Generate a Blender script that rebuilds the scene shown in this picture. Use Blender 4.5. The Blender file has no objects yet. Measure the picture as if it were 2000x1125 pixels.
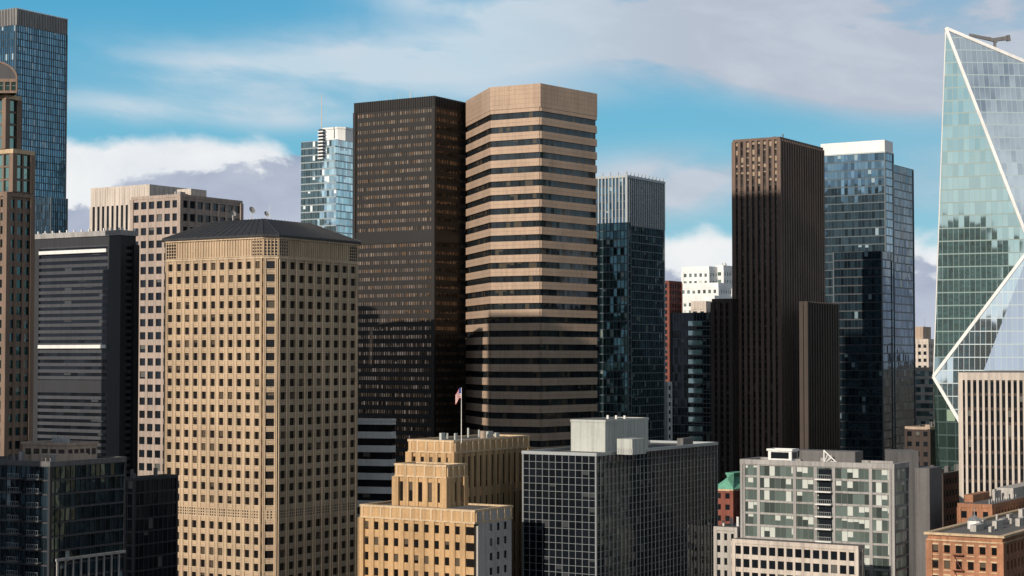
import bpy, math, random
from mathutils import Vector
random.seed(7)
F=3500.0; CZ=90.0; PITCH=math.atan(137.5/F)
cp,sp=math.cos(PITCH),math.sin(PITCH)
V2=lambda x,y: Vector((x,y))
def ray(px,py):
    u=(px-1000)/F; v=(562.5-py)/F; y=cp-v*sp
    return u/y,(sp+v*cp)/y
def site(px,py,D):
    kx,kz=ray(px,py); return Vector((kx*D,D,CZ+kz*D))
def rect(px,py,D,pxL,pxR,th=32):
    N=site(px,py,D); t=math.radians(th); c,s=math.cos(t),math.sin(t)
    kL=ray(pxL,py)[0]; kR=ray(pxR,py)[0]
    a=(N.x-kL*D)/(c+kL*s); b=(kR*D-N.x)/(s-kR*c)
    n=V2(N.x,N.y); L=n+V2(-c,s)*a; R=n+V2(s,c)*b
    return [L,n,R,L+R-n],N.z
# ---------------------------------------------------------------- node helpers
class NT:
    def __init__(s,nt): s.nt=nt
    def new(s,t,**k):
        n=s.nt.nodes.new(t)
        for a,b in k.items(): setattr(n,a,b)
        return n
    def put(s,sock,v):
        if v is None: return
        if isinstance(v,bpy.types.NodeSocket): s.nt.links.new(v,sock)
        else:
            if isinstance(v,(tuple,list)) and len(v)==3 and sock.type=='RGBA': v=(*v,1)
            sock.default_value=v
    def m(s,op,a,b=None,c=None,clamp=False):
        n=s.new('ShaderNodeMath',operation=op,use_clamp=clamp)
        for i,v in enumerate((a,b,c)): s.put(n.inputs[i],v)
        return n.outputs[0]
    def vm(s,op,a,b=None,sc=None):
        n=s.new('ShaderNodeVectorMath',operation=op)
        s.put(n.inputs[0],a)
        if b is not None: s.put(n.inputs[1],b)
        if sc is not None: s.put(n.inputs['Scale'],sc)
        return n.outputs[0]
    def mix(s,f,a,b,bt='MIX'):
        n=s.new('ShaderNodeMix',data_type='RGBA',blend_type=bt)
        s.put(n.inputs[0],f); s.put(n.inputs[6],a); s.put(n.inputs[7],b)
        return n.outputs[2]
    def mr(s,v,a,b,c,d,smooth=True):
        n=s.new('ShaderNodeMapRange',interpolation_type='SMOOTHSTEP' if smooth else 'LINEAR')
        for i,x in enumerate((v,a,b,c,d)): s.put(n.inputs[i],x)
        return n.outputs[0]
    def comb(s,x,y,z=0.0):
        n=s.new('ShaderNodeCombineXYZ')
        for i,v in enumerate((x,y,z)): s.put(n.inputs[i],v)
        return n.outputs[0]
    def noise(s,vec,scale=1.0,detail=4.0,rough=.55,dist=0.0):
        n=s.new('ShaderNodeTexNoise'); s.put(n.inputs['Vector'],vec)
        n.inputs['Scale'].default_value=scale; n.inputs['Detail'].default_value=detail
        n.inputs['Roughness'].default_value=rough; n.inputs['Distortion'].default_value=dist
        return n.outputs[0]
def newmat(name):
    m=bpy.data.materials.new(name); m.use_nodes=True
    t=NT(m.node_tree); b=m.node_tree.nodes['Principled BSDF']
    return m,t,b
def wall(name,col,rough=.85,var=.22,metal=0.0,streak=.25):
    m,t,b=newmat(name)
    tc=t.new('ShaderNodeTexCoord').outputs['Object']
    n1=t.noise(tc,.08,5); n2=t.noise(tc,1.7,4)
    mp=t.new('ShaderNodeMapping'); t.put(mp.inputs[0],tc); mp.inputs['Scale'].default_value=(1.1,1.1,.035)
    n3=t.noise(mp.outputs[0],1.0,4)
    f=t.m('ADD',t.mr(n1,.3,.7,1-var,1+var*.6),t.mr(n2,.3,.7,-var*.4,var*.4))
    f=t.m('ADD',f,t.mr(n3,.35,.75,streak*.35,-streak))
    c=t.vm('SCALE',col,sc=f)
    t.put(b.inputs['Base Color'],c); b.inputs['Roughness'].default_value=rough
    b.inputs['Metallic'].default_value=metal
    return m
def glass(name,tint,metal=.7,rough=.06,blind=None,bf=.15,jit=.02,mull=None,lo=.55,hi=1.1,wob=.01):
    m,t,b=newmat(name)
    uv=t.new('ShaderNodeTexCoord').outputs['UV']
    s=t.new('ShaderNodeSeparateXYZ'); t.put(s.inputs[0],uv)
    fu=t.m('FLOOR',s.outputs[0]); fv=t.m('FLOOR',s.outputs[1])
    wn=t.new('ShaderNodeTexWhiteNoise',noise_dimensions='2D'); t.put(wn.inputs['Vector'],t.comb(fu,fv))
    ws=t.new('ShaderNodeSeparateColor'); t.put(ws.inputs[0],wn.outputs['Color'])
    c=t.vm('SCALE',tint,sc=t.mr(ws.outputs[0],0,1,lo,hi,False))
    met=metal; ro=rough
    if blind:
        bm=t.m('LESS_THAN',ws.outputs[1],bf)
        fr=t.m('FRACT',s.outputs[1])
        bm=t.m('MULTIPLY',bm,t.m('GREATER_THAN',fr,t.m('MULTIPLY',ws.outputs[2],.75)))
        c=t.mix(bm,c,blind); met=t.m('MULTIPLY',t.m('SUBTRACT',1.0,t.m('MULTIPLY',bm,.8)),metal)
        ro=t.m('ADD',t.m('MULTIPLY',bm,.15),rough)
    if mull:
        wu,wv,mc=mull
        a=t.m('LESS_THAN',t.m('FRACT',s.outputs[0]),wu); d=t.m('LESS_THAN',t.m('FRACT',s.outputs[1]),wv)
        mm=t.m('MAXIMUM',a,d); c=t.mix(mm,c,mc)
        met=t.m('MULTIPLY',met,t.m('SUBTRACT',1.0,mm)); ro=t.m('ADD',ro,t.m('MULTIPLY',mm,.4))
    t.put(b.inputs['Base Color'],c); t.put(b.inputs['Metallic'],met); t.put(b.inputs['Roughness'],ro)
    g=t.new('ShaderNodeNewGeometry').outputs['Normal']
    ob=t.new('ShaderNodeTexCoord').outputs['Object']
    nz=t.new('ShaderNodeTexNoise'); t.put(nz.inputs['Vector'],ob); nz.inputs['Scale'].default_value=.12; nz.inputs['Detail'].default_value=2
    j=t.vm('SCALE',t.vm('SUBTRACT',wn.outputs['Color'],(.5,.5,.5)),sc=jit)
    w=t.vm('SCALE',t.vm('SUBTRACT',nz.outputs['Color'],(.5,.5,.5)),sc=wob*4)
    t.put(b.inputs['Normal'],t.vm('NORMALIZE',t.vm('ADD',t.vm('ADD',g,j),w)))
    return m
# ---------------------------------------------------------------- mesh builder
class Bld:
    def __init__(s,name,o):
        s.name=name; s.o=Vector((o[0],o[1],0)); s.p={}
    def face(s,part,mat,vs,uv=None):
        d=s.p.setdefault((part,mat.name),dict(mat=mat,v=[],f=[],uv=[]))
        k=len(d['v'])
        d['v']+=[Vector(v)-s.o for v in vs]; d['f'].append(tuple(range(k,k+len(vs))))
        d['uv']+=list(uv) if uv else [(0.5,0.5)]*len(vs)
    def prism(s,part,mat,poly,z0,z1,top=True,tmat=None,uvs=None,bottom=False):
        n=len(poly)
        for i in range(n):
            A,B=poly[i],poly[(i+1)%n]
            uv=None
            if uvs: c,r=uvs[i]; o=i*41; uv=[(o,0),(o+c,0),(o+c,r),(o,r)]
            s.face(part,mat,[(A.x,A.y,z0),(B.x,B.y,z0),(B.x,B.y,z1),(A.x,A.y,z1)],uv)
        if top: s.face('roof' if tmat else part,tmat or mat,[(p.x,p.y,z1) for p in poly])
        if bottom: s.face(part,mat,[(p.x,p.y,z0) for p in reversed(poly)])
    def box(s,part,mat,A,B,z0,z1,d0,d1):
        d=(B-A).normalized(); n=V2(d.y,-d.x)
        s.prism(part,mat,[A+n*d1,B+n*d1,B+n*d0,A+n*d0],z0,z1,bottom=True)
    def beam(s,part,mat,P,Q,w,w2=None):
        P=Vector(P);Q=Vector(Q); w2=w2 or w
        d=(Q-P).normalized(); up=Vector((0,0,1)) if abs(d.z)<.9 else Vector((0,1,0))
        a=d.cross(up).normalized(); b=a.cross(d).normalized()
        r0=[P+a*x*w/2+b*y*w/2 for x,y in((-1,-1),(1,-1),(1,1),(-1,1))]
        r1=[Q+a*x*w2/2+b*y*w2/2 for x,y in((-1,-1),(1,-1),(1,1),(-1,1))]
        for i in range(4):
            j=(i+1)%4; s.face(part,mat,[r0[i],r0[j],r1[j],r1[i]])
        s.face(part,mat,r0[::-1]); s.face(part,mat,r1)
    def cyl(s,part,mat,c,r,z0,z1,n=20,r2=None):
        r2=r if r2 is None else r2
        P=[V2(math.cos(2*math.pi*i/n),math.sin(2*math.pi*i/n)) for i in range(n)]
        for i in range(n):
            a,b=P[i],P[(i+1)%n]
            s.face(part,mat,[(c[0]+a.x*r,c[1]+a.y*r,z0),(c[0]+b.x*r,c[1]+b.y*r,z0),(c[0]+b.x*r2,c[1]+b.y*r2,z1),(c[0]+a.x*r2,c[1]+a.y*r2,z1)])
        if r2>.01: s.face(part,mat,[(c[0]+a.x*r2,c[1]+a.y*r2,z1) for a in P])
    def done(s):
        e=bpy.data.objects.new(s.name,None); e.location=s.o; bpy.context.collection.objects.link(e)
        e.empty_display_size=5
        for (part,_),d in s.p.items():
            me=bpy.data.meshes.new(s.name+'_'+part); me.from_pydata([tuple(v) for v in d['v']],[],d['f'])
            uv=me.uv_layers.new(name='UVMap'); uv.data.foreach_set('uv',[c for u in d['uv'] for c in u])
            me.materials.append(d['mat']); me.update()
            o=bpy.data.objects.new(part,me); bpy.context.collection.objects.link(o); o.parent=e
def mid(poly,a,b):   # a toward L, b toward R from near corner
    return poly[1]+(poly[0]-poly[1])*a+(poly[2]-poly[1])*b
def subpoly(poly,a0,a1,b0,b1):
    return [mid(poly,a1,b0),mid(poly,a0,b0),mid(poly,a0,b1),mid(poly,a1,b1)]
def facade(b,poly,z0,z1,bay,fh,g,pier=None,span=None,post=None,roof=None,faces=None,tag=''):
    n=len(poly); rows=max(1,round((z1-z0)/fh)); H=(z1-z0)/rows; uvs=[]
    for i in range(n):
        L=(poly[(i+1)%n]-poly[i]).length; bw=bay[i] if isinstance(bay,list) else bay
        uvs.append((max(1,round(L/bw)),rows))
    b.prism('glazing'+tag,g,poly,z0,z1,uvs=uvs,tmat=roof or M['roof'])
    for i in range(n):
        if faces and i not in faces: continue
        A,B=poly[i],poly[(i+1)%n]; d=(B-A); L=d.length; d=d.normalized(); cols=uvs[i][0]
        if pier:
            w,dp,pm=pier
            for k in range(cols+1):
                if post and k in(0,cols): continue
                c=A+d*(L*k/cols); a0=c-d*w/2; a1=c+d*w/2
                if k==0: a0=A.copy()
                if k==cols: a1=B.copy()
                b.box('piers'+tag,pm,a0,a1,z0,z1+.003,-.05,dp)
        if span:
            h,ds,sm=span[:3]; off=span[3] if len(span)>3 else 0
            for r in range(rows+1):
                zc=z0+r*H+off; a=max(z0,zc-h/2); c=min(z1-.002,zc+h/2)
                if c-a>.05: b.box('spandrels'+tag,sm,A,B,a,c,-.06,ds)
        if post:
            hw,pm=post; nn=V2(d.y,-d.x); c=A
            b.prism('corner_posts'+tag,pm,[c-d*hw+nn*hw,c+d*hw+nn*hw,c+d*hw-nn*hw,c-d*hw-nn*hw],z0,z1+.005)
    return H
def offs(poly,d):
    n=len(poly); out=[]
    for i in range(n):
        a=(poly[i]-poly[i-1]).normalized(); c=(poly[(i+1)%n]-poly[i]).normalized()
        n1=V2(a.y,-a.x); n2=V2(c.y,-c.x); m=(n1+n2); m=m/max(.2,m.dot(m))*2
        out.append(poly[i]+m*d)
    return out
def band(b,part,mat,poly,z0,z1,d):   # continuous ring proud of the polygon
    n=len(poly)
    out=offs(poly,d); ins=offs(poly,-.35)
    for i in range(n):
        j=(i+1)%n; A,B,C,D=out[i],out[j],poly[j],poly[i]; E,G=ins[j],ins[i]
        b.face(part,mat,[(A.x,A.y,z0),(B.x,B.y,z0),(B.x,B.y,z1),(A.x,A.y,z1)])
        b.face(part,mat,[(A.x,A.y,z1),(B.x,B.y,z1),(E.x,E.y,z1),(G.x,G.y,z1)])
        b.face(part,mat,[(A.x,A.y,z0),(D.x,D.y,z0),(C.x,C.y,z0),(B.x,B.y,z0)])
        b.face(part,mat,[(E.x,E.y,z0+.1),(G.x,G.y,z0+.1),(G.x,G.y,z1),(E.x,E.y,z1)])
def ac_units(b,poly,z,n,mat,seed=0):
    r=random.Random(seed)
    for i in range(n):
        a=r.uniform(.12,.8); c=r.uniform(.12,.8); w=r.uniform(.03,.09); h=r.uniform(1,2.6)
        b.prism('rooftop_units',mat,subpoly(poly,a,a+w,c,c+w),z,z+h)
        if r.random()<.5:
            p=mid(poly,r.uniform(.1,.9),r.uniform(.1,.9)); b.cyl('vents',mat,p,.25,z,z+r.uniform(1.2,2.5),8)
def antenna(b,p,z,h,w=.18):
    b.beam('antennas',M['metal'],(p.x,p.y,z),(p.x,p.y,z+h),w,w*.5)
M={}
M['roof']=wall('roof_gravel',(.13,.125,.12),.95)
M['roofdark']=wall('roof_slate',(.030,.031,.034),.6,.1)
M['metal']=wall('galvanised_metal',(.4,.4,.4),.5,.1,.6)
M['white']=wall('white_paint',(.74,.74,.72),.6,.08,streak=.1)
M['beige']=wall('precast_beige',(.46,.345,.23),.85,.14,streak=.12)
M['beige2']=wall('precast_beige_pale',(.54,.42,.29),.85,.12)
M['g_beige']=glass('office_window',(.012,.011,.011),.0,.15,(.09,.07,.05),.2)
M['bronze']=wall('bronze_cladding',(.012,.010,.009),.5,.15,.0)
M['g_bronze']=glass('bronze_glass',(.34,.25,.18),.85,.07,(.14,.088,.05),.24,.06,lo=.35,hi=1.2)  # warm blinds and tint spread stand in for amber reflected glints
M['granite']=wall('tan_granite',(.42,.305,.222),.8,.12,streak=.12)
M['tanjoint']=wall('granite_joint',(.25,.17,.12),.8,.1)
M['g_band']=glass('dark_band_glass',(.04,.052,.06),.5,.07,(.07,.06,.045),.2,.02,(.06,.0,(.012,.012,.012)))
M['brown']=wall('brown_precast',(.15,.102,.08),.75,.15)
M['brownshaded']=wall('brown_precast_shaded',(.050,.037,.031),.75,.15)  # brown precast with the shadow over the wing put into its colour
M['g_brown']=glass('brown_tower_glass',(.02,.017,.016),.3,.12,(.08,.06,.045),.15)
M['g_brownupper']=glass('brown_tower_upper_glass',(.05,.04,.035),.3,.12,(.36,.28,.20),.6)  # paler glass, most windows with cream blinds
M['g_blue']=glass('blue_curtain_wall',(.13,.26,.36),.85,.05,(.4,.52,.6),.05,.03,(.10,.14,(.03,.06,.09)))
M['g_teal']=glass('teal_curtain_wall',(.54,.74,.80),.88,.04,(.8,.88,.9),.10,.03,(.06,.1,(.14,.26,.30)))
M['g_navy']=glass('navy_curtain_wall',(.06,.12,.17),.8,.04,(.2,.28,.32),.03,.03,(.07,.10,(.01,.016,.025)),.35,1.25,.02)
M['g_upper']=glass('steel_blue_curtain_wall',(.17,.29,.38),.85,.04,(.3,.4,.45),.03,.03,(.07,.10,(.02,.04,.06)),.45,1.2,.018)
M['g_dteal']=glass('dark_teal_glass',(.06,.13,.145),.78,.05,(.2,.24,.22),.07,.03,None,.3,1.3,.02)
M['g_facet']=glass('mirror_curtain_wall',(.84,.91,.93),.95,.03,None,0,.010,(.07,.07,(.36,.44,.46)),.93,1.03,.003)
M['g_facetgreen']=glass('mirror_curtain_wall_green',(.56,.72,.69),.93,.03,None,0,.010,(.07,.09,(.10,.18,.17)),.85,1.05,.0025)
M['g_green']=glass('green_curtain_wall',(.18,.31,.29),.85,.03,(.3,.4,.3),.05,.02,(.07,.10,(.03,.06,.06)),.6,1.1)
M['g_pale']=glass('pale_green_glass',(.40,.52,.48),.7,.08,(.60,.64,.60),.28,.03,(.07,.06,(.12,.13,.13)),.35,1.1)
M['g_dark']=glass('dark_glass',(.022,.028,.036),.45,.08,(.12,.12,.11),.06,.03)
M['g_black']=glass('black_glass',(.012,.016,.022),.3,.08,(.05,.055,.06),.08,.03)
M['slate']=wall('slate_cladding',(.024,.026,.031),.6,.1)
M['slate2']=wall('slate_cladding_light',(.046,.049,.057),.6,.1)
M['concrete']=wall('concrete',(.33,.32,.31),.85,.12)
M['concdark']=wall('dark_concrete',(.13,.127,.127),.85,.12)
M['cream']=wall('cream_precast',(.52,.46,.40),.8,.1)
M['gridbrown']=wall('brown_grey_precast',(.37,.30,.255),.85,.1)
M['gold']=wall('golden_brick',(.47,.305,.155),.85,.18)
M['goldtrim']=wall('golden_terracotta',(.55,.41,.26),.8,.1)
M['tanpm']=wall('tan_stone',(.20,.14,.105),.8,.12)
M['redbrick']=wall('red_brick',(.20,.065,.045),.9,.2)
M['orbrick']=wall('orange_brick',(.38,.18,.10),.9,.25)
M['copper']=wall('copper_roof',(.16,.42,.30),.7,.15)
M['mull']=wall('silver_mullion',(.36,.39,.40),.5,.05,.3,streak=.05)
M['mullgrid']=wall('grey_mullion',(.23,.25,.26),.6,.05,.2,streak=.05)
M['mullteal']=wall('teal_mullion',(.08,.105,.12),.5,.05,.3,streak=.05)
M['plaster']=wall('grey_plaster',(.42,.40,.37),.9,.12)
M['darkbrown']=wall('dark_brown_wall',(.05,.037,.033),.9,.1)
M['hvac']=wall('hvac_paint',(.42,.44,.41),.7,.1)
M['tanroof']=wall('tan_penthouse',(.42,.32,.25),.85,.12)
M['red']=wall('flag_red',(.5,.03,.04),.8,.05); M['blue']=wall('flag_blue',(.03,.04,.2),.8,.05)
px2m=lambda p,D:p/F*D

# ---------------------------------------------------------------- 1 beige federal tower
P,zt=rect(530,462,533,314,706,32)
def chamfer(P,c):
    out=[]
    n=len(P)
    for i in range(n):
        a=(P[i-1]-P[i]).normalized(); b=(P[(i+1)%n]-P[i]).normalized()
        out+=[P[i]+a*c,P[i]+b*c]
    return out
b=Bld('beige_office_tower',P[1])
C=chamfer(P,3.0)
fh=px2m(25.7,533)
ztw=zt-px2m(42,533)
rows=int(ztw/fh); zb=ztw-rows*fh
bays=[]
for i in range(8):
    L=(C[(i+1)%8]-C[i]).length
    bays.append(4.2 if i%2==0 else L/(9 if i in(3,7) else 11))
facade(b,C,zb,ztw,bays,fh,M['g_beige'],(1.7,.62,M['beige']),(fh*.42,.5,M['beige'],0),None,faces=None)
for i in range(8):
    A,B=C[i],C[(i+1)%8]; d=(B-A); L=d.length; d=d.normalized(); cols=max(1,round(L/bays[i]))
    for k in range(cols+1):
        for o in(-.6,.6):
            c=A+d*min(max(L*k/cols+o,.15),L-.15)
            b.box('pier_ribs',M['beige2'],c-d*.12,c+d*.12,zb,ztw+.4,.5,.80)
        if i%2 and k<cols:
            c=A+d*(L*(k+.5)/cols)
            b.box('window_mullions',M['darkbrown'],c-d*.04,c+d*.04,zb,ztw,-.05,.04)
    for r in range(rows+1):
        z=zb+r*fh
        b.box('sill_lines',M['beige2'],A,B,z+fh*.16,z+fh*.16+.22,.4,.66)
        b.box('drip_grooves',M['tanjoint'],A,B,z-fh*.10,z-fh*.10+.10,.4,.503)
zm=site(533,1027,533).z
zm=zb+round((zm-zb)/fh)*fh
for i in range(8):
    A,B=C[i],C[(i+1)%8]; L=(B-A).length; d=(B-A).normalized()
    b.box('lattice_floor',M['beige'],A,B,zm+fh*.1,zm+fh*.9,.0,.64)
    n=int(L/.9)
    for k in range(n):
        c=A+d*(L*(k+.5)/n)
        for q in range(3):
            z=zm+fh*.22+q*.85
            b.box('lattice_holes',M['bronze'],c-d*.24,c+d*.24,z,z+.5,.5,.655)
# frieze
b.prism('frieze',M['beige'],offs(C,.35),ztw,zt,tmat=M['roofdark'])
for i in range(8):
    A,B=offs(C,.35)[i],offs(C,.35)[(i+1)%8]; L=(B-A).length; d=(B-A).normalized(); n=int(L/1.05)
    for k in range(n+1):
        c=A+d*(.15+(L-.3)*k/n)
        b.box('frieze_fins',M['beige2'],c-d*.13,c+d*.13,ztw+.9,zt-.5,-.05,.32)
    n=int(L/1.0)
    for k in range(n):
        if i%2 and 4.5<L*(k+.5)/n<L-4.5: continue
        for q in range(5):
            c=A+d*(L*(k+.5)/n); z=ztw+.9+q*.95
            b.box('frieze_lattice',M['bronze'],c-d*.27,c+d*.27,z,z+.55,-.05,.335)
band(b,'cornice',M['beige2'],C,zt-.5,zt+.0,.95); band(b,'cornice',M['beige2'],C,ztw,ztw+.5,.82)
E=offs(P,1.4); E2=chamfer(E,3.4)
b.prism('eave',M['roofdark'],E2,zt+.01,zt+.7,bottom=True)
zr=zt+px2m(42,545)
T=chamfer(subpoly(P,.27,.73,.24,.76),.6)
for i in range(8):
    j=(i+1)%8
    b.face('hip_roof',M['roofdark'],[(E2[i].x,E2[i].y,zt+.7),(E2[j].x,E2[j].y,zt+.7),(T[j].x,T[j].y,zr),(T[i].x,T[i].y,zr)])
    b.beam('roof_hips',M['slate2'],(E2[i].x,E2[i].y,zt+.8),(T[i].x,T[i].y,zr+.1),.22)
    for k in range(1,14 if i%2 else 1):
        f=k/14; a=E2[i].lerp(E2[j],f); c=T[i].lerp(T[j],f)
        b.beam('roof_seams',M['roofdark'],(a.x,a.y,zt+.75),(c.x,c.y,zr+.05),.14)
b.face('roof_deck',M['roofdark'],[(p.x,p.y,zr) for p in T])
for f,(a,h,r) in enumerate([(.62,2.4,.8),(.5,3.4,.95),(.42,2.2,.75)]):
    p=mid(P,a,.32+.06*f)
    b.beam('dish_masts',M['metal'],(p.x,p.y,zr),(p.x,p.y,zr+h),.25)
    c=Vector((p.x,p.y,zr+h)); n=12; ax=Vector((.7,-.6,.4)).normalized(); u=ax.cross(Vector((0,0,1))).normalized(); w=ax.cross(u)
    rim=[c+ax*.45+(u*math.cos(2*math.pi*i/n)+w*math.sin(2*math.pi*i/n))*r*1.25 for i in range(n)]
    for i in range(n): b.face('satellite_dishes',M['concrete'],[c,rim[i],rim[(i+1)%n]])
    b.beam('dish_masts',M['metal'],c,c+ax*1.1,.12)
antenna(b,mid(P,.35,.4),zr,5)
b.done()

# ---------------------------------------------------------------- 2 black-bronze tower
P,zt=rect(848,187,640,694,914,32)
b=Bld('dark_bronze_skyscraper',P[1])
fh=px2m(16.4,640); top=px2m(20,640)
facade(b,P,0,zt-top,1.02,fh,M['g_bronze'],(.17,.17,M['bronze']),(fh*.58,.1,M['bronze']),(.6,M['bronze']))
b.prism('parapet',M['bronze'],offs(P,.2),zt-top,zt,tmat=M['roof'])
for i in range(4):
    A,B=offs(P,.2)[i],offs(P,.2)[(i+1)%4]; L=(B-A).length; d=(B-A).normalized(); n=int(L/1.02)
    for k in range(n+1):
        c=A+d*(.15+(L-.3)*k/n); b.box('parapet_fins',M['bronze'],c-d*.12,c+d*.12,zt-top,zt-.02,-.05,.3)
z=site(848,460,640).z; band(b,'mechanical_floors',M['bronze'],P,z-px2m(12,640),z+px2m(12,640),.3)
for i in range(14):
    rr=random.Random(i); antenna(b,mid(P,rr.uniform(.05,.95),rr.uniform(.02,.6)),zt,rr.uniform(1.5,5),.16)
b.done()

# ---------------------------------------------------------------- 3 striped granite tower
D=612
Nn=site(1055,163,D); Lf=site(960,170,D+9); LL=site(913,198,D+42); Rr=site(1163,185,D+24)
v=lambda q:V2(q.x,q.y)
P=[v(LL),v(Lf),v(Nn),v(Rr)]
P+= [P[3]+V2(-8,22), P[3]+V2(-26,38), P[0]+V2(8,12)]
b=Bld('striped_granite_skyscraper',P[2]); zt=Nn.z
fh=px2m(26.9,D); zg=zt-px2m(47,D)
rows=int(zg/fh)
facade(b,P,zg-rows*fh,zg,1.5,fh,M['g_band'],None,(fh*.54,.55,M['granite'],-fh*.0))
PO=offs(P,.55)
b.prism('attic',M['granite'],PO,zg+fh*.02,zt,tmat=M['roof'])
for i in range(7):
    A,B=PO[i],PO[(i+1)%7]; L=(B-A).length; d=(B-A).normalized()
    for q in range(1,5):
        z=zg+(zt-zg)*q/5; b.box('panel_joints',M['tanjoint'],A,B,z,z+.07,-.05,.012)
    for k in range(1,int(L/1.9)):
        c=A+d*(k*1.9); b.box('panel_joints',M['tanjoint'],c-d*.03,c+d*.03,zg+fh*.3,zt-.05,-.05,.014)
    for r in range(rows):
        z=zg-r*fh; b.box('band_edges',M['tanjoint'],P[i],P[(i+1)%7],z-.06,z+.03,-.05,.562)
antenna(b,P[3].lerp(P[2],.5)+V2(-3,3),zt,4); antenna(b,P[2]+V2(-6,8),zt,2)
b.done()

# ---------------------------------------------------------------- 4 brown finned tower
P,zt=rect(1522,267,650,1434,1605,32)
b=Bld('brown_finned_tower',P[1])
fh=px2m(14.5,650); top=px2m(5,650)
def fins(b,P,zt,tag='',up=False,mt='brown'):
    zs=zt-top-fh*6 if up else zt-top
    zs=round(zs/fh)*fh
    facade(b,P,0,zs,2.3,fh,M['g_brown'],(1.1,.75,M[mt]),(fh*.34,.06,M['bronze']),(.75,M[mt]),tag=tag)
    if up: facade(b,P,zs,zt-top,2.3,fh,M['g_brownupper'],(1.1,.75,M[mt]),(fh*.34,.06,M['bronze']),(.75,M[mt]),tag='_upper')
    b.prism('parapet'+tag,M[mt],offs(P,.4),min(zs,zt-top) if not up else zt-top,zt,tmat=M['roof'])
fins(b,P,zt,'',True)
Q,z2=rect(1575,590,640,1566,1634,32); fins(b,Q,z2,'_wing',mt='brownshaded')  # wing shade comes from the darker wall colour
Q,z2=rect(1428,583,655,1393,1470,32); fins(b,Q,z2,'_annex',mt='brownshaded')
ac_units(b,P,zt,3,M['concdark'],4)
b.done()

# ---------------------------------------------------------------- 5 slate building with light bars
P,zt=rect(236,458,560,62,262,32)
b=Bld('slate_office_building',P[1])
fh=px2m(26,560)/2
facade(b,P,0,zt-3,3.0,fh,M['g_black'],None,(fh*.5,.35,M['slate2']),(1.2,M['slate']))
b.prism('top_band',M['slate'],offs(P,.4),zt-3,zt-.2,tmat=M['roof'])
band(b,'parapet',M['concrete'],P,zt-.2,zt+1.4,.8)
for i in range(4):
    A,B=P[i],P[(i+1)%4]; L=(B-A).length; d=(B-A).normalized(); n=int(L/3.2)
    for k in range(n+1):
        c=A+d*(.3+(L-.6)*k/n); b.box('parapet_posts',M['white'],c-d*.2,c+d*.2,zt+1.4,zt+2.2,.3,.7)
A,B=P[0],P[1]; d=(B-A).normalized(); L=(B-A).length
b.box('wall_end',M['slate'],A,A+d*L*.10,0,zt-3.1,-.05,.42); b.box('wall_end',M['slate'],A+d*L*.87,B,0,zt-3.1,-.05,.42)
for py in(491,677):
    z=site(150,py,568).z; b.box('light_bars',M['white'],A+d*L*.11,A+d*L*.865,z-.55,z+.55,.2,1.0)
z=site(150,755,568).z; b.box('blank_floor',M['slate'],A+d*L*.1,A+d*L*.87,z-2,z+2,.1,.41)
b.done()

# ---------------------------------------------------------------- 6 brown-grey grid tower
P,zt=rect(352,379,650,260,470,32)
b=Bld('concrete_grid_tower',P[1])
fh=px2m(25.5,650)
facade(b,P,0,zt-px2m(6,650),[4.0,4.2,4.0,4.2],fh,M['g_dark'],(1.15,.5,M['gridbrown']),(fh*.44,.42,M['gridbrown']),(.8,M['gridbrown']))
b.prism('parapet',M['gridbrown'],offs(P,.55),zt-px2m(6,650),zt,tmat=M['roof'])
b.prism('penthouse',M['cream'],subpoly(P,.0+.1,.4,.25,.5),zt,zt+2.8); ac_units(b,P,zt,5,M['concrete'],3)
b.done()

# ---------------------------------------------------------------- 7 white finned block behind
P,zt=rect(292,360,820,181,400,32)
b=Bld('white_finned_building',P[1])
z1=zt-px2m(38,820)
facade(b,P,0,z1,3.1,5,M['g_dark'],(1.5,.6,M['cream']),None,(.9,M['cream']))
b.prism('attic',M['cream'],offs(P,.6),z1,zt,tmat=M['roof'])
for i in range(4):
    A,B=offs(P,.6)[i],offs(P,.6)[(i+1)%4]; L=(B-A).length; d=(B-A).normalized(); n=int(L/3.1)
    for k in range(1,n): c=A+d*(L*k/n); b.box('attic_joints',M['tanpm'],c-d*.08,c+d*.08,z1,zt-1,-.05,.01)
b.done()

# ---------------------------------------------------------------- 8 tall blue tower
P,zt=rect(32,15,900,-75,131,32)
b=Bld('blue_glass_skyscraper',P[1])
z1=zt-px2m(34,900)
facade(b,P,0,z1,1.5,3.6,M['g_blue'],(.16,.25,M['mullteal']),None,(.35,M['mullteal']))
b.prism('crown_core',M['slate2'],P,z1,zt-.5,tmat=M['roof'])
for i in range(4):
    A,B=P[i],P[(i+1)%4]; L=(B-A).length; d=(B-A).normalized(); n=int(L/1.1)
    for k in range(n+1):
        c=A+d*(.15+(L-.3)*k/n); b.box('crown_fins',M['concrete'],c-d*.22,c+d*.22,z1,zt,-.05,.5)
Q,z2=rect(100,385,890,60,131,32)
facade(b,Q,0,z2,1.5,3.6,M['g_navy'],(.16,.25,M['mullteal']),None,(.35,M['mullteal']),tag='_podium')
b.done()

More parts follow.
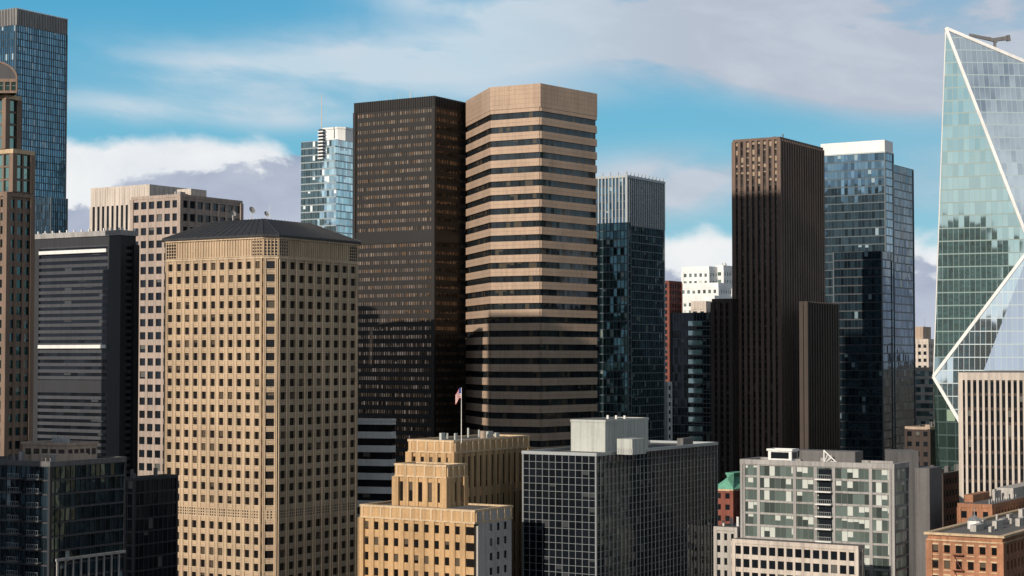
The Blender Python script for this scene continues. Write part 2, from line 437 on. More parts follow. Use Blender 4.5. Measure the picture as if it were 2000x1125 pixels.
# ---------------------------------------------------------------- 9 postmodern tower at left edge
b=Bld('postmodern_tower',rect(12,372,500,-90,60)[0][1])
for k,(n,y,d,l,r) in enumerate([(14,375,500,-90,61),(26,291,503,-60,61),(12,185,506,-60,35)]):
    P,zt=rect(n,y,d,l,r,32)
    lower=[0,375,291][k]; z0=0 if k==0 else site(n,lower,d).z
    facade(b,P,z0,zt-1.2,2.6 if k==0 else 3.4,3.75,M['g_dteal'] if k==0 else M['g_green'],(1.1 if k==0 else .6,.4,M['tanpm']),(1.5,.3,M['tanpm']) if k==0 else (.5,.3,M['tanpm']),(.8,M['tanpm']),tag='_%d'%k)
    b.prism('cornice_%d'%k,M['goldtrim'] if k else M['tanpm'],offs(P,.7),zt-1.2,zt,tmat=M['roof'])
# shallow barrel-vaulted crown, set on a glazed drum
zv=zt; n=18; A=v(site(-62,150,503)); B=v(site(33,150,503)); dirr=V2(-6.5,16); zs=site(0,154,503).z; h=site(0,120,503).z-zs
b.prism('crown_drum',M['g_green'],[A,B,B+dirr,A+dirr],zv,zs,uvs=[(7,2),(8,2),(7,2),(8,2)])
b.box('crown_drum_band',M['tanpm'],A,B,zs-.9,zs,-.05,.3); b.box('crown_drum_band',M['tanpm'],A,B,zv,zv+.7,-.05,.3)
for k in range(9):
    c=A.lerp(B,k/8); dd=(B-A).normalized(); b.box('crown_mullions',M['tanpm'],c-dd*.2,c+dd*.2,zv,zs-.01,-.05,.25)
pts=[(A.lerp(B,.5-.5*math.cos(math.pi*i/n)),zs+h*math.sin(math.pi*i/n)) for i in range(n+1)]
for i in range(n):
    (p,za),(q,zb_)=pts[i],pts[i+1]
    b.face('vault_roof',M['roofdark'],[(p.x,p.y,za),(q.x,q.y,zb_),(q.x+dirr.x,q.y+dirr.y,zb_),(p.x+dirr.x,p.y+dirr.y,za)])
    b.beam('vault_rib',M['tanpm'],(p.x,p.y,za),(q.x,q.y,zb_),.5)
b.face('vault_end',M['slate'],[(p.x,p.y,z) for p,z in pts])
b.done()

# ---------------------------------------------------------------- 10 pale teal tower
P,zt=rect(657,272,950,588,720,32)
b=Bld('pale_teal_glass_tower',P[1])
facade(b,P,0,zt,1.6,3.8,M['g_teal'],None,(.5,.12,M['mull']),None)
Q,z2=rect(668,247,962,622,715,32)
b.prism('crown',M['white'],chamfer(Q,3),zt,z2-1,tmat=M['white'])
band(b,'crown_rim',M['white'],chamfer(Q,3),z2-1,z2,.4)
p=site(628,244,955); b.beam('flagpole',M['metal'],(p.x,p.y,z2-2),(p.x,p.y,site(628,183,955).z),.6,.3)
Q,_=rect(630,310,936,622,636,32); b.prism('vertical_slot',M['g_dark'],Q,site(628,310,936).z,site(628,252,936).z)
for k in range(9):
    z=site(628,310,936).z+k*1.75; band(b,'slot_louvres',M['white'],Q,z,z+.7,.3)
b.done()

# ---------------------------------------------------------------- 11 grey-teal tower right of granite
P,zt=rect(1224,342,760,1130,1296,32)
b=Bld('grey_teal_tower',P[1]); zc=site(1224,440,760).z
facade(b,P,0,zc,1.7,px2m(16,760),M['g_dteal'],(.18,.2,M['mullteal']),(.45,.3,M['mullteal']),(.4,M['mull']))
facade(b,P,zc,zt-1,1.7,px2m(16,760),M['g_upper'],(.5,.55,M['mull']),(.4,.2,M['mullteal']),(.5,M['mull']),tag='_crown')
band(b,'crown_cap',M['mull'],P,zt-1,zt,.6)
for i in range(4):
    A,B=P[i],P[(i+1)%4]; L=(B-A).length; d=(B-A).normalized(); n=int(L/3.4)
    for k in range(n+1): c=A+d*(.3+(L-.6)*k/n); b.box('crown_posts',M['mull'],c-d*.2,c+d*.2,zt,zt+1.6,-.3,.1)
Q,z2=rect(1226,434,738,1150,1231,32)
facade(b,Q,0,z2,1.7,px2m(16,738),M['g_dteal'],(.16,.2,M['mullteal']),(.45,.2,M['mullteal']),(.3,M['mullteal']),tag='_wing')
b.done()

# ---------------------------------------------------------------- 12 navy tower
b=Bld('navy_glass_tower',site(1741,320,800))
P,zt=rect(1741,320,800,1600,1783,32)
Q,z2=rect(1728,297,790,1603,1744,32)
facade(b,P,0,zt,1.6,3.7,M['g_navy'],None,(.35,.1,M['mullteal']),(.3,M['mullteal']))
facade(b,Q,0,z2,1.6,3.7,M['g_upper'],None,(.3,.1,M['mullteal']),(.3,M['mullteal']),tag='_front')
b.prism('white_crown',M['white'],Q,z2,z2+px2m(24,800)); band(b,'crown_base',M['mull'],Q,z2-.2,z2+.4,.4)
R_,z3=rect(1722,490,770,1628,1741,32)
facade(b,R_,0,z3,1.6,3.7,M['g_navy'],None,(.35,.12,M['slate2']),(.3,M['mullteal']),tag='_lower')
b.done()

# ---------------------------------------------------------------- 13 faceted tower
b=Bld('faceted_glass_tower',site(1900,700,575))
P1=site(1847,55,571.5);Qm=site(2013,483,559.5);Rm=site(1823,735,570);P2=site(2120,170,572)
S=site(1880,832,565);T1=site(2013,1500,558);S2=site(1880,1500,566);R2=site(1845,1500,584);P3=site(2260,500,620);B3=site(2260,1500,620)
K1=P1+Vector((25,70,0));K2=Vector((R2.x+10,R2.y+80,0))
def fuv(vs,off=0):
    n=(Vector(vs[1])-Vector(vs[0])).cross(Vector(vs[2])-Vector(vs[0])); h=Vector((-n.y,n.x,0)).normalized()
    return [(off+Vector(q).dot(h)/1.7,q[2]/4.1) for q in vs]
def facet(mat,*vs): b.face('glass_facets',mat,vs,fuv(vs))
facet(M['g_facetgreen'],P1,Rm,Qm); facet(M['g_facet'],P1,Qm,P2); facet(M['g_facet'],Qm,P3,P2)
facet(M['g_facet'],Rm,S,Qm); facet(M['g_facet'],S,S2,T1,Qm); facet(M['g_facet'],Qm,T1,B3,P3)
facet(M['g_green'],Rm,R2,S2,S)
facet(M['g_green'],P1,K1,K2,R2,Rm); facet(M['g_facet'],P1,P2,K1)
for a,c in((P1,Qm),(P1,P2),(Qm,Rm),(Rm,S),(P1,Rm)):
    b.beam('facet_edges',M['white'],a,c,.95 if (a,c)!=(P1,Rm) else .3)
c0=site(1945,76,582); arm=M['concdark']
b.beam('maintenance_crane',arm,site(1893,68,582),site(1948,80,582),.8,1.1)
b.beam('maintenance_crane',arm,site(1940,78,582),site(1971,74,582),1.1,1.3)
b.beam('maintenance_crane',arm,site(1968,69,582),site(1970,80,582),1.2)
b.beam('maintenance_crane',arm,site(1943,80,582),site(1943,98,582),.8)
b.beam('maintenance_crane',arm,site(1900,70,582),site(1935,74,582),.4)
b.done()

# ---------------------------------------------------------------- 14 cream finned building lower right
P,zt=rect(2080,728,470,1876,2200,20)
b=Bld('cream_finned_building',P[0])
facade(b,P,0,zt-2,1.45,3.8,M['g_dark'],(.62,.5,M['cream']),(.8,.05,M['darkbrown']),(.6,M['cream']))
b.prism('parapet',M['cream'],offs(P,.55),zt-2,zt,tmat=M['roof'])
b.done()

# ---------------------------------------------------------------- 15 dark grid building
P,zt=rect(1164,886,420,1022,1400,32)
b=Bld('black_grid_office_building',P[1])
facade(b,P,0,zt-.6,[1.9,1.95,1.9,1.95],px2m(14.2,420),M['g_black'],(.12,.22,M['mullgrid']),(.09,.16,M['mullgrid']),(.2,M['mullgrid']))
band(b,'parapet',M['mull'],P,zt-.6,zt+.15,.3)
Q,z2=rect(1182,822,436,1115,1266,32)
b.prism('penthouse',M['hvac'],Q,zt-.5,z2,tmat=M['roof']); band(b,'penthouse_rim',M['hvac'],Q,z2-.4,z2+.2,.15)
A,B=Q[1],Q[2]; d=(B-A).normalized()
for k in range(1,12): c=A+(B-A)*(k/12); b.box('penthouse_seams',M['concdark'],c-d*.03,c+d*.03,zt,z2-.45,-.05,.02)
Q2,z3=rect(1235,862,424,1205,1262,32); b.prism('plant_room',M['hvac'],Q2,zt-.5,zt+3.2)
for k in range(3): p=mid(Q,.2+.25*k,.6); b.cyl('vents',M['white'],p,.3,z2,z2+.9,10)
for k in range(7): 
    p=Q2[0].lerp(Q2[1],k/6); b.beam('rails',M['metal'],(p.x,p.y-.8,zt),(p.x,p.y-.8,zt+1.1),.06)
ac_units(b,P,zt-.5,4,M['concdark'],11)
b.done()

# ---------------------------------------------------------------- 16 golden deco building
b=Bld('golden_deco_building',site(870,900,420))
def deco(n,y,D,l,r,tag,bay,pw,side=None,fh=3.3,sh=1.35):
    P,zt=rect(n,y,D,l,r,32)
    facade(b,P,0,zt-3.0,bay,fh,M['g_beige'],(pw,.42,M['gold']),(sh,.12,M['gold']),(.9,M['gold']),tag=tag,faces=[0,1,2,3] if not side else [0,3])
    b.prism('parapet'+tag,M['gold'],offs(P,.4),zt-3.0,zt-.5,tmat=M['roof'])
    band(b,'coping'+tag,M['goldtrim'],P,zt-.5,zt,.55); band(b,'frieze'+tag,M['goldtrim'],P,zt-3.1,zt-2.7,.5)
    for i in range(4):
        A,B=P[i],P[(i+1)%4]; L=(B-A).length; d=(B-A).normalized(); c_=max(1,round(L/bay))
        for k in range(c_+1):
            c=A+d*min(max(L*k/c_,.3),L-.3); b.box('pier_caps'+tag,M['goldtrim'],c-d*.25,c+d*.25,zt-2.7,zt-.5,.38,.6)
    return P,zt
P,zt=deco(885,860,425,802,1030,'_tower',2.5,1.45,fh=9.9,sh=2.2)
ac_units(b,P,zt-.4,4,M['hvac'],21)
pp=mid(P,.2,.5); b.cyl('water_tank',M['tanroof'],pp,.7,zt-.4,zt+1.6,14)
deco(870,908,414,776,905,'_shoulder',2.5,1.5,fh=6.6,sh=2.4)
P,zt=deco(926,996,402,708,996,'_base',2.75,1.5,side=True,fh=3.6,sh=1.7)
A,B=P[1],P[2]; L=(B-A).length; d=(B-A).normalized()
b.box('party_wall',M['plaster'],A+d*.95,B,0,zt-.55,-.05,.43)
for r in range(12):
    for k in(.42,.62,.82):
        z=zt-5.2-r*3.3
        b.box('party_windows',M['g_dark'],A+d*(L*k-.5),A+d*(L*k+.5),z,z+1.7,.2,.45)
        b.box('party_sills',M['concrete'],A+d*(L*k-.6),A+d*(L*k+.6),z-.15,z,.2,.53)
b.done()
pf=site(901,857,424)
b=Bld('flagpole_with_flag',pf)
zt_=site(901,757,424).z
b.beam('pole',M['white'],(pf.x,pf.y,pf.z-1),(pf.x,pf.y,zt_),.16,.09)
nx,nr=10,13
def fp(i,j):
    s=i/nx; t=j/nr
    return (pf.x-.05-1.35*s, pf.y+.25*math.sin(5*s+1.5*t), zt_-.2-2.4*t-1.4*s*s+.2*math.sin(6*s))
for i in range(nx):
    for j in range(nr):
        mt=M['blue'] if (i<4 and j<7) else (M['red'] if j%2==0 else M['white'])
        b.face('flag',mt,[fp(i,j),fp(i,j+1),fp(i+1,j+1),fp(i+1,j)])
b.done()

# ---------------------------------------------------------------- 17 white striped block
P,zt=rect(765,823,600,640,771,14)
b=Bld('white_striped_building',P[1])
facade(b,P,0,zt,2.5,px2m(26,600),M['g_dark'],None,(px2m(13,600),.4,M['white']),None)
band(b,'parapet',M['white'],P,zt-.3,zt+.8,.4)
b.done()

# ---------------------------------------------------------------- 18 lower-left dark glass apartments
P,zt=rect(98,906,400,-60,243,32)
b=Bld('dark_glass_apartment_building',P[1])
facade(b,P,0,zt-.6,1.5,3.1,M['g_navy'],(.12,.15,M['slate']),(.36,.3,M['slate2']),(.35,M['slate']))
band(b,'parapet',M['concdark'],P,zt-.6,zt+.5,.35)
A,B=P[0],P[1]; L=(B-A).length; d=(B-A).normalized()
for r in range(10):
    z=zt-3.6-r*3.1
    for k in(.62,.86):
        b.box('balconies',M['concdark'],A+d*(L*k-2.0),A+d*(L*k+2.0)-d*(.3),z,z+.25,.3,1.6)
        b.box('balcony_rails',M['mull'],A+d*(L*k-2.0),A+d*(L*k+1.7),z+1.15,z+1.22,1.5,1.57)
        for q in range(6): 
            c=A+d*(L*k-1.95+q*.7); b.box('balcony_rails',M['mull'],c,c+d*.05,z+.25,z+1.15,1.5,1.55)
Q,z2=rect(130,868,412,45,190,32); b.prism('penthouse',M['tanroof'],Q,zt-.5,z2,tmat=M['roof']); band(b,'penthouse_rim',M['tanroof'],Q,z2-.3,z2+.3,.3)
for i in(0,1):
    A3,B3=Q[i],Q[(i+1)%4]; d3=B3-A3
    for k in range(5): b.box('penthouse_louvres',M['darkbrown'],A3+d3*(.06+.19*k),A3+d3*(.19+.19*k),z2-2.6,z2-1.2,-.1,.03)
Q3,_=rect(110,890,406,62,172,32); b.prism('penthouse_base',M['tanroof'],Q3,zt-.5,zt+1.6)
for k in range(8):
    p=mid(Q,.1+.1*k,.2+.07*k); b.cyl('flues',M['metal'],p,.3,z2,z2+1.1+.2*(k%3),8); 
for k in range(20):
    p=P[0].lerp(P[1],k/19); b.beam('guardrail',M['metal'],(p.x,p.y,zt+.5),(p.x,p.y,zt+1.3),.07)
ac_units(b,P,zt-.5,5,M['concrete'],31)
for k in range(9):
    A2,B2=P[1],P[2]; L2=(B2-A2).length; d2=(B2-A2).normalized()
    c=A2+d2*(2+k*(L2-4)/8); b.box('podium_frames',M['concrete'],c-d2*.2,c+d2*.2,0,site(98,1098,400).z,.2,.6)
z=site(98,1098,400).z; b.box('podium_frames',M['concrete'],P[1]+d2*1.5,P[2],z,z+.6,.2,.7)
b.done()
P,zt=rect(262,938,455,238,345,32)
b=Bld('dark_low_building',P[1])
facade(b,P,0,zt,1.8,3.3,M['g_dark'],(.2,.15,M['slate']),(.4,.2,M['slate']),(.3,M['slate'])); band(b,'parapet',M['slate'],P,zt-.2,zt+.6,.3)
ac_units(b,P,zt,4,M['concdark'],5); b.done()

# ---------------------------------------------------------------- 19 apartment block lower right
P,zt=rect(1744,906,430,1450,1774,32)
b=Bld('pale_apartment_building',P[1])
fh=px2m(24.5,430)
facade(b,P,0,zt-1.2,1.45,fh,M['g_pale'],None,(.5,.25,M['concrete']),(.45,M['concrete']))
band(b,'parapet',M['concrete'],P,zt-1.2,zt,.5)
A,B=P[0],P[1]; L=(B-A).length; d=(B-A).normalized()
for k in(.0,.115,.36,.50,.62,.86,.985):
    c=A+d*min(max(L*k,.5),L-.5); b.box('columns',M['concrete'],c-d*.4,c+d*.4,0,zt-1.25,-.05,.45)
for r in range(11):
    z=zt-1.4-(r+1)*fh
    b.box('balconies',M['white'],A+d*L*.51,A+d*L*.615,z,z+.3,.25,1.9)
    b.box('balcony_recess',M['g_dark'],A+d*L*.52,A+d*L*.61,z+.3,z+fh-.4,.1,.3)
    b.box('balcony_rails',M['mull'],A+d*L*.51,A+d*L*.615,z+1.25,z+1.33,1.8,1.88)
    for q in range(9):
        c=A+d*(L*(.512+.0125*q)); b.box('balcony_rails',M['mull'],c,c+d*.05,z+.3,z+1.25,1.82,1.87)
b.prism('stair_core',M['concdark'],[P[2]+V2(-3,-2),P[2]+V2(2.5,0),P[2]+V2(2.5,8),P[2]+V2(-4,8)],0,zt+2.6)
b.prism('rear_wing',M['concdark'],subpoly(P,-.13,.0,1.05,1.9),0,zt-1.5)
b.prism('penthouse',M['concdark'],subpoly(P,.3,.75,.55,1.05),zt-1,zt+2.3)
Q3=subpoly(P,.68,.84,.15,.5); b.prism('penthouse_frame',M['white'],Q3,zt-1,zt+2.2); 
band(b,'penthouse_rim',M['white'],Q3,zt+2.2,zt+2.7,.3)
for i in(0,1):
    A3,B3=Q3[i],Q3[(i+1)%4]; d3=(B3-A3); b.box('penthouse_windows',M['g_dark'],A3+d3*.12,A3+d3*.88,zt+.3,zt+1.9,-.1,.03)
p=mid(P,.48,.3); q_=mid(P,.38,.3)
b.beam('skylight_frame',M['white'],(p.x,p.y,zt+2.6),(q_.x,q_.y,zt-.8),.25); b.beam('skylight_frame',M['white'],(p.x,p.y,zt+2.6),(p.x,p.y,zt-.8),.25)
for t_ in(.25,.5,.75):
    r_=p.lerp(q_,t_); b.beam('skylight_frame',M['white'],(r_.x,r_.y,zt+2.6-3.4*t_),(p.x,p.y,zt-.6),.14)
ac_units(b,P,zt-1,5,M['concrete'],9)
b.done()
P,zt=rect(1674,1066,412,1434,1682,32)
b=Bld('cream_low_building',P[1])
facade(b,P,0,zt-1,2.2,3.1,M['g_dark'],(.6,.35,M['cream']),(1.1,.25,M['cream']),(.5,M['cream'])); b.prism('parapet',M['cream'],offs(P,.45),zt-1,zt,tmat=M['roof']); b.done()

# ---------------------------------------------------------------- 20 brick building with copper roof, small neighbours
P,zt=rect(1430,958,560,1396,1475,32)
b=Bld('brick_building_with_copper_roof',P[1])
facade(b,P,0,zt,2.6,3.6,M['g_dark'],(1.5,.3,M['redbrick']),(1.8,.25,M['redbrick']),(.6,M['redbrick']))
band(b,'cornice',M['goldtrim'],P,zt-.2,zt+.4,.6)
E=offs(P,.7); T=offs(P,-4.5); zr=zt+px2m(32,560)
for i in range(4):
    j=(i+1)%4; b.face('copper_roof',M['copper'],[(E[i].x,E[i].y,zt+.4),(E[j].x,E[j].y,zt+.4),(T[j].x,T[j].y,zr),(T[i].x,T[i].y,zr)])
    for k in range(1,10):
        f=k/10; a=E[i].lerp(E[j],f); c=T[i].lerp(T[j],f); b.beam('roof_seams',M['copper'],(a.x,a.y,zt+.45),(c.x,c.y,zr),.12)
b.face('copper_roof',M['copper'],[(p.x,p.y,zr) for p in T])
b.done()
P,zt=rect(1438,1030,470,1398,1470,32)
b=Bld('pale_brick_building',P[1])
facade(b,P,0,zt-1,2.2,3.2,M['g_dark'],(1.1,.25,M['plaster']),(1.4,.2,M['plaster']),(.5,M['plaster'])); b.prism('parapet',M['plaster'],offs(P,.5),zt-1,zt,tmat=M['roof']); ac_units(b,P,zt,4,M['white'],8); b.done()

# ---------------------------------------------------------------- 21 mid-distance group
P,zt=rect(1392,610,820,1311,1440,32)
b=Bld('green_glass_office_building',P[1])
facade(b,P,0,zt,1.6,3.9,M['g_dark'],(.14,.15,M['mullteal']),(.4,.2,M['mullteal']),(.4,M['slate']))
A,B=P[0],P[1]; L=(B-A).length; d=(B-A).normalized()
for r in range(14):
    z=zt-5-r*4.4
    b.box('lit_bays',M['g_pale'],A+d*L*.42,A+d*L*.75,z-1.1,z+1.1,.1,.35)
    b.box('slabs',M['concdark'],A+d*L*.38,A+d*L*.97,z-1.6,z-1.2,.1,.6)
b.done()
b=Bld('white_hospital_building',site(1370,600,1080))
for n,y,D,l,r in((1395,577,1080,1313,1432),(1402,552,1086,1330,1428),(1384,520,1092,1334,1400),(1412,518,1100,1400,1432)):
    P,zt=rect(n,y,D,l,r,32)
    facade(b,P,0,zt-3,3.4,4.6,M['g_pale'],(1.7,.4,M['white']),(2.4,.35,M['white']),(.8,M['white']),tag='_%d'%n)
    b.prism('parapet_%d'%n,M['white'],offs(P,.5),zt-3,zt,tmat=M['roof'])
ac_units(b,P,zt,5,M['white'],2); b.done()
P,zt=rect(1378,588,900,1352,1425,32)
b=Bld('cream_block_building',P[1]); facade(b,P,0,zt-4,3,4,M['g_dark'],(1.8,.3,M['cream']),(2.2,.2,M['cream']),(.6,M['cream'])); b.prism('attic',M['cream'],offs(P,.5),zt-4,zt,tmat=M['roof']); b.done()
P,zt=rect(1306,552,900,1280,1330,32)
b=Bld('red_residential_tower',P[1]); facade(b,P,0,zt,3,3.3,M['g_dark'],(1.2,.3,M['redbrick']),(1.2,.25,M['redbrick']),(.6,M['redbrick'])); band(b,'parapet',M['redbrick'],P,zt,zt+1,.4); b.done()
P,zt=rect(1303,750,795,1286,1310,32)
b=Bld('white_slim_building',P[1]); facade(b,P,0,zt,2.4,3.5,M['g_dark'],(1.3,.3,M['white']),(1.8,.2,M['white']),(.5,M['white'])); band(b,'parapet',M['white'],P,zt,zt+1,.4); b.done()

# ---------------------------------------------------------------- 22 right-hand gap
P,zt=rect(1812,662,1000,1770,1850,32)
b=Bld('tan_hillside_building',P[1]); facade(b,P,0,zt-2,3,4,M['g_dark'],(1.4,.4,M['cream']),(2.0,.3,M['cream']),(.6,M['cream'])); b.prism('attic',M['cream'],offs(P,.5),zt-2,zt,tmat=M['roof'])
b.prism('penthouse',M['tanroof'],subpoly(P,.4,.8,.2,.6),zt,zt+7); antenna(b,mid(P,.5,.4),zt+7,5,.3); b.done()
P,zt=rect(1822,722,860,1765,1860,32)
b=Bld('banded_glass_building',P[1]); facade(b,P,0,zt,2,3.9,M['g_pale'],None,(1.5,.35,M['cream'])); band(b,'parapet',M['cream'],P,zt-.1,zt+1,.5); b.done()
P,zt=rect(1815,838,640,1770,1850,32)
b=Bld('dark_brick_building',P[1]); facade(b,P,0,zt,2.6,3.6,M['g_dark'],(1.5,.25,M['darkbrown']),(1.9,.2,M['darkbrown']),(.5,M['darkbrown'])); band(b,'parapet',M['tanroof'],P,zt-.2,zt+.8,.4); ac_units(b,P,zt,5,M['concdark'],14); b.done()
P,zt=rect(1840,930,540,1760,1900,32)
b=Bld('dark_brick_building',P[1]); facade(b,P,0,zt,2.6,3.6,M['g_dark'],(1.5,.25,M['darkbrown']),(1.9,.2,M['redbrick']),(.5,M['darkbrown'])); band(b,'parapet',M['darkbrown'],P,zt-.2,zt+.8,.4); ac_units(b,P,zt,6,M['concdark'],15); b.done()
P,zt=rect(1935,985,430,1874,2080,32)
b=Bld('grey_rooftop_building',P[1]); facade(b,P,0,zt-1,2.4,3.4,M['g_dark'],(1.4,.25,M['orbrick']),(1.7,.2,M['orbrick']),(.5,M['orbrick'])); b.prism('parapet',M['orbrick'],offs(P,.4),zt-1,zt,tmat=M['roof'])
b.prism('penthouse',M['plaster'],subpoly(P,.05,.6,.3,.8),zt,zt+2.6); b.prism('lift_house',M['orbrick'],subpoly(P,.7,.98,.05,.25),zt,zt+1.8)
ac_units(b,P,zt+.0,9,M['plaster'],6)
for k in range(12):
    p=mid(P,.05,.03*k); b.beam('guardrail',M['white'],(p.x,p.y,zt),(p.x,p.y,zt+1.1),.08)
b.done()
P,zt=rect(1955,1046,380,1816,2120,32)
b=Bld('orange_brick_building',P[1])
facade(b,P,0,zt-1.6,2.6,3.3,M['g_beige'],(1.3,.3,M['orbrick']),(1.5,.25,M['orbrick']),(.7,M['orbrick']))
b.prism('frieze',M['orbrick'],offs(P,.4),zt-1.6,zt-.5,tmat=M['roof']); band(b,'cornice',M['goldtrim'],P,zt-.5,zt,1.0); band(b,'string_course',M['goldtrim'],P,zt-1.75,zt-1.45,.55)
A,B=P[0],P[1]; L=(B-A).length; d=(B-A).normalized(); cols=max(1,round(L/2.6))
for r in range(3):
    for k in range(cols):
        c=A+d*(L*(k+.5)/cols); z=zt-2.6-r*3.28
        b.box('window_lintels',M['goldtrim'],c-d*.8,c+d*.8,z,z+.35,.2,.42); b.box('window_sills',M['goldtrim'],c-d*.8,c+d*.8,z-2.2,z-2.0,.2,.42)
p=mid(P,.72,.25); b.cyl('roof_lantern',M['white'],p,1.5,zt-.5,zt+1.4,12); b.cyl('roof_lantern',M['metal'],p,1.7,zt+1.4,zt+2.6,12,.1); antenna(b,p,zt+2.5,2)
c=A+d*L*.42
for r in range(3):
    z=zt-3-r*3.3; b.box('fire_escape',M['redbrick'],c-d*1.2,c+d*1.2,z-1.6,z-1.5,.4,1.4)
    e1=c-d*1.0+V2(d.y,-d.x)*1.2; e2=c+d*1.0+V2(d.y,-d.x)*1.2
    b.beam('fire_escape',M['redbrick'],(e1.x,e1.y,z-1.5),(e2.x,e2.y,z-4.8),.12)
ac_units(b,P,zt-.5,12,M['plaster'],25)
b.done()

# ---------------------------------------------------------------- surrounding city outside the frame
def plain(name,x,y,w,dp,h,wm,gm,th=32,bay=3,fh=4):
    t=math.radians(th); a=V2(-math.cos(t),math.sin(t)); c=V2(math.sin(t),math.cos(t)); N=V2(x,y)
    P=[N+a*w,N,N+c*dp,N+a*w+c*dp]
    b=Bld(name,N); facade(b,P,0,h-2,bay,fh,gm,(bay*.3,.4,wm),(fh*.35,.3,wm),(.6,wm)); b.prism('parapet',wm,offs(P,.45),h-2,h,tmat=M['roof']); b.done()
plain('granite_shadow_caster',-183,275,32,36,233,M['granite'],M['g_dark'],bay=4)  # unseen tower added to shade the lower striped tower
plain('black_shadow_caster',-124,275,34,46,292,M['bronze'],M['g_dark'],bay=4)  # unseen tower, sized to throw shadow on the brown finned tower
for x,y,h in((-215,-80,215),(-270,-150,240),(-330,-110,232),(-200,-190,222),(-400,-60,205),(-130,-170,196),(-160,-90,185)):
    plain('reflection_highrise',x,y,44,40,h,M['concdark'],M['g_green'],bay=4)  # unseen towers added to darken the lower reflection in the faceted tower
rr=random.Random(5)
wl=[M['concrete'],M['beige'],M['redbrick'],M['cream'],M['slate2'],M['gridbrown'],M['granite']]
for gx in range(-6,7):
    for gy in range(-4,12):
        x=gx*80+rr.uniform(-6,6); y=gy*80+rr.uniform(-6,6)
        if y>-60 and abs(x)<max(y,0)*.30+70: continue
        if -260<x<-70 and 200<y<380: continue
        if -460<x<-90 and -230<y<20: continue
        if abs(x)<120 and y<120 and y>-120: continue
        h=rr.uniform(18,60)
        if x>150 and y>200: h=rr.uniform(40,120)
        plain('city_block_building',x,y,rr.uniform(28,45),rr.uniform(28,45),h,rr.choice(wl),M['g_dark'],32,6,6)

# ---------------------------------------------------------------- ground
m,t,bs=newmat('asphalt'); tc=t.new('ShaderNodeTexCoord').outputs['Object']
t.put(bs.inputs['Base Color'],t.mix(t.noise(tc,.02,6),(.035,.035,.037),(.075,.072,.07))); bs.inputs['Roughness'].default_value=.9
me=bpy.data.meshes.new('ground'); S_=15000
me.from_pydata([(-S_,-S_,0),(S_,-S_,0),(S_,S_,0),(-S_,S_,0)],[],[(0,1,2,3)]); me.materials.append(m)
bpy.context.collection.objects.link(bpy.data.objects.new('ground',me))

# ---------------------------------------------------------------- light
el=math.radians(20); az=math.atan2(-.52,-.854)
Sd=Vector((math.sin(az)*math.cos(el),math.cos(az)*math.cos(el),math.sin(el)))
sun=bpy.data.lights.new('sun','SUN'); sun.energy=4.4; sun.angle=math.radians(.5); sun.color=(1,.885,.755)
so=bpy.data.objects.new('sun',sun); so.rotation_euler=Sd.to_track_quat('Z','Y').to_euler(); so.location=(0,0,400); bpy.context.collection.objects.link(so)
w=bpy.data.worlds.new('World'); bpy.context.scene.world=w; w.use_nodes=True
t=NT(w.node_tree); bg=w.node_tree.nodes['Background']
sky=t.new('ShaderNodeTexSky',sky_type='NISHITA'); sky.sun_disc=False; sky.sun_elevation=el; sky.sun_rotation=az%(2*math.pi)
tc=t.new('ShaderNodeTexCoord').outputs['Generated']; s=t.new('ShaderNodeSeparateXYZ'); t.put(s.inputs[0],tc)
a=t.m('ARCTAN2',s.outputs[0],s.outputs[1]); e=s.outputs[2]
nish=t.vm('SCALE',sky.outputs[0],sc=.10)
ramp=t.new('ShaderNodeValToRGB'); t.put(ramp.inputs[0],t.m('MULTIPLY',e,2.0,clamp=True))
cr=ramp.color_ramp; cr.elements[0].position=0; cr.elements[0].color=(.42,.62,.72,1)
cr.elements[1].position=1; cr.elements[1].color=(.015,.06,.13,1)
for p,c in((.12,(.24,.57,.72)),(.25,(.135,.48,.68)),(.40,(.065,.38,.64)),(.6,(.03,.14,.28))):
    x=cr.elements.new(p); x.color=(*c,1)
base=t.mix(.9,nish,ramp.outputs[0])
def blob(px,py,rx,ry,wt,tilt=0.0):
    da=t.m('SUBTRACT',a,(px-1000)/F); de=t.m('SUBTRACT',e,(700-py)/F)
    de=t.m('SUBTRACT',de,t.m('MULTIPLY',da,tilt))
    q=t.m('ADD',t.m('POWER',t.m('ABSOLUTE',t.m('DIVIDE',da,rx/F)),2.0),t.m('POWER',t.m('ABSOLUTE',t.m('DIVIDE',de,ry/F)),2.0))
    return t.m('MULTIPLY',t.m('EXPONENT',t.m('MULTIPLY',q,-1.0)),wt)
es=t.m('ADD',e,t.m('MULTIPLY',a,.12))
n1=t.noise(t.comb(t.m('MULTIPLY',a,7.0),t.m('MULTIPLY',es,24.0),1.3),1.0,6,.52,.7)
n2=t.noise(t.comb(t.m('MULTIPLY',a,20.0),t.m('MULTIPLY',es,55.0),4.3),1.0,6,.55,.3)
nn=t.m('ADD',t.m('MULTIPLY',n1,.75),t.m('MULTIPLY',n2,.25))
tot=None
for bl in((520,150,330,55,1.0,0),(900,115,260,55,1.0,-.05),(1420,110,420,62,1.7,-.2),(1650,30,520,100,1.9,-.1),(1800,160,200,60,1.2,0),(330,225,300,28,.9,0),(1000,190,200,25,.4,0),(1300,365,200,55,1.4,0),(1130,50,330,26,1.2,-.1),(1800,360,150,60,.6,0),(560,230,120,30,.5,0)):
    x=blob(*bl); tot=x if tot is None else t.m('ADD',tot,x)
aa=t.m('ABSOLUTE',a)
far=t.mr(aa,.32,.6,0,1.0)
den=t.m('MULTIPLY',t.m('ADD',tot,t.m('MULTIPLY',far,1.0)),t.mr(nn,.34,.60,.30,1.15),clamp=True)
ccol=t.mix(t.mr(a,-.04,.12,0,1),(.58,.70,.79),(.51,.54,.62))
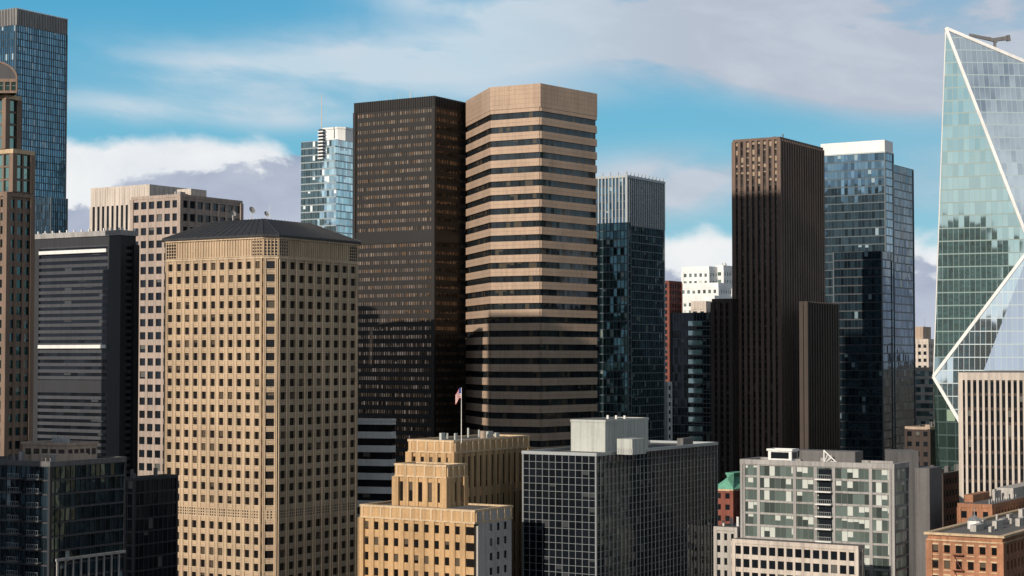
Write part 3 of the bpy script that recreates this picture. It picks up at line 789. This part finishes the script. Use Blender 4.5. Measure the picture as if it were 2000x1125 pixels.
ccol=t.mix(t.mr(n2,.4,.7,0,.45),ccol,(.68,.72,.79))
ccol=t.mix(far,ccol,(.76,.80,.83))
hifade=t.mr(e,.36,.62,1,.2)
c=t.mix(t.m('MULTIPLY',t.m('MULTIPLY',den,.9),hifade),base,ccol)
# cumulus banks along the horizon
et=t.mr(a,-.14,-.06,.124,.066)
et=t.m('ADD',et,t.m('MULTIPLY',blob(1375,480,90,60,1.0),.012))
k1=t.noise(t.comb(t.m('MULTIPLY',a,20.0),t.m('MULTIPLY',e,34.0),7.7),1.0,7,.55,.2)
k2=t.noise(t.comb(t.m('MULTIPLY',a,16.0),t.m('MULTIPLY',e,26.0),2.1),1.0,7,.58,.3)
h1=t.m('ADD',t.m('SUBTRACT',et,e),t.m('MULTIPLY',t.m('SUBTRACT',k1,.5),.035))
wm=t.mr(h1,-.002,.010,0,1)
gt=t.mr(a,-.25,-.13,.088,.108)
gt=t.m('SUBTRACT',gt,t.mr(a,-.12,-.03,0,.055))
h2=t.m('ADD',t.m('SUBTRACT',gt,e),t.m('MULTIPLY',t.m('SUBTRACT',k2,.5),.085))
gm=t.mr(h2,-.001,.006,0,1)
c=t.mix(t.m('MULTIPLY',wm,.95),c,t.mix(t.mr(k2,.3,.7,0,1),(.92,.92,.92),(.78,.81,.86)))
gcol=t.mix(t.mr(k1,.3,.7,0,1),(.31,.37,.50),(.44,.49,.61))
gcol=t.mix(t.mr(h2,0,.05,0,.6),gcol,(.56,.61,.72))
c=t.mix(t.m('MULTIPLY',gm,.9),c,gcol)
c=t.vm('SCALE',c,sc=10.0)
t.put(bg.inputs[0],c); bg.inputs[1].default_value=.1
# ---------------------------------------------------------------- camera
cam=bpy.data.cameras.new('camera'); cam.sensor_width=36; cam.lens=36*F/2000; cam.clip_start=1; cam.clip_end=40000
co=bpy.data.objects.new('camera',cam); co.location=(0,0,CZ); co.rotation_euler=(math.pi/2+PITCH,0,0); bpy.context.collection.objects.link(co)
sc=bpy.context.scene; sc.camera=co
sc.view_settings.view_transform='Standard'; sc.view_settings.look='None'; sc.view_settings.exposure=0
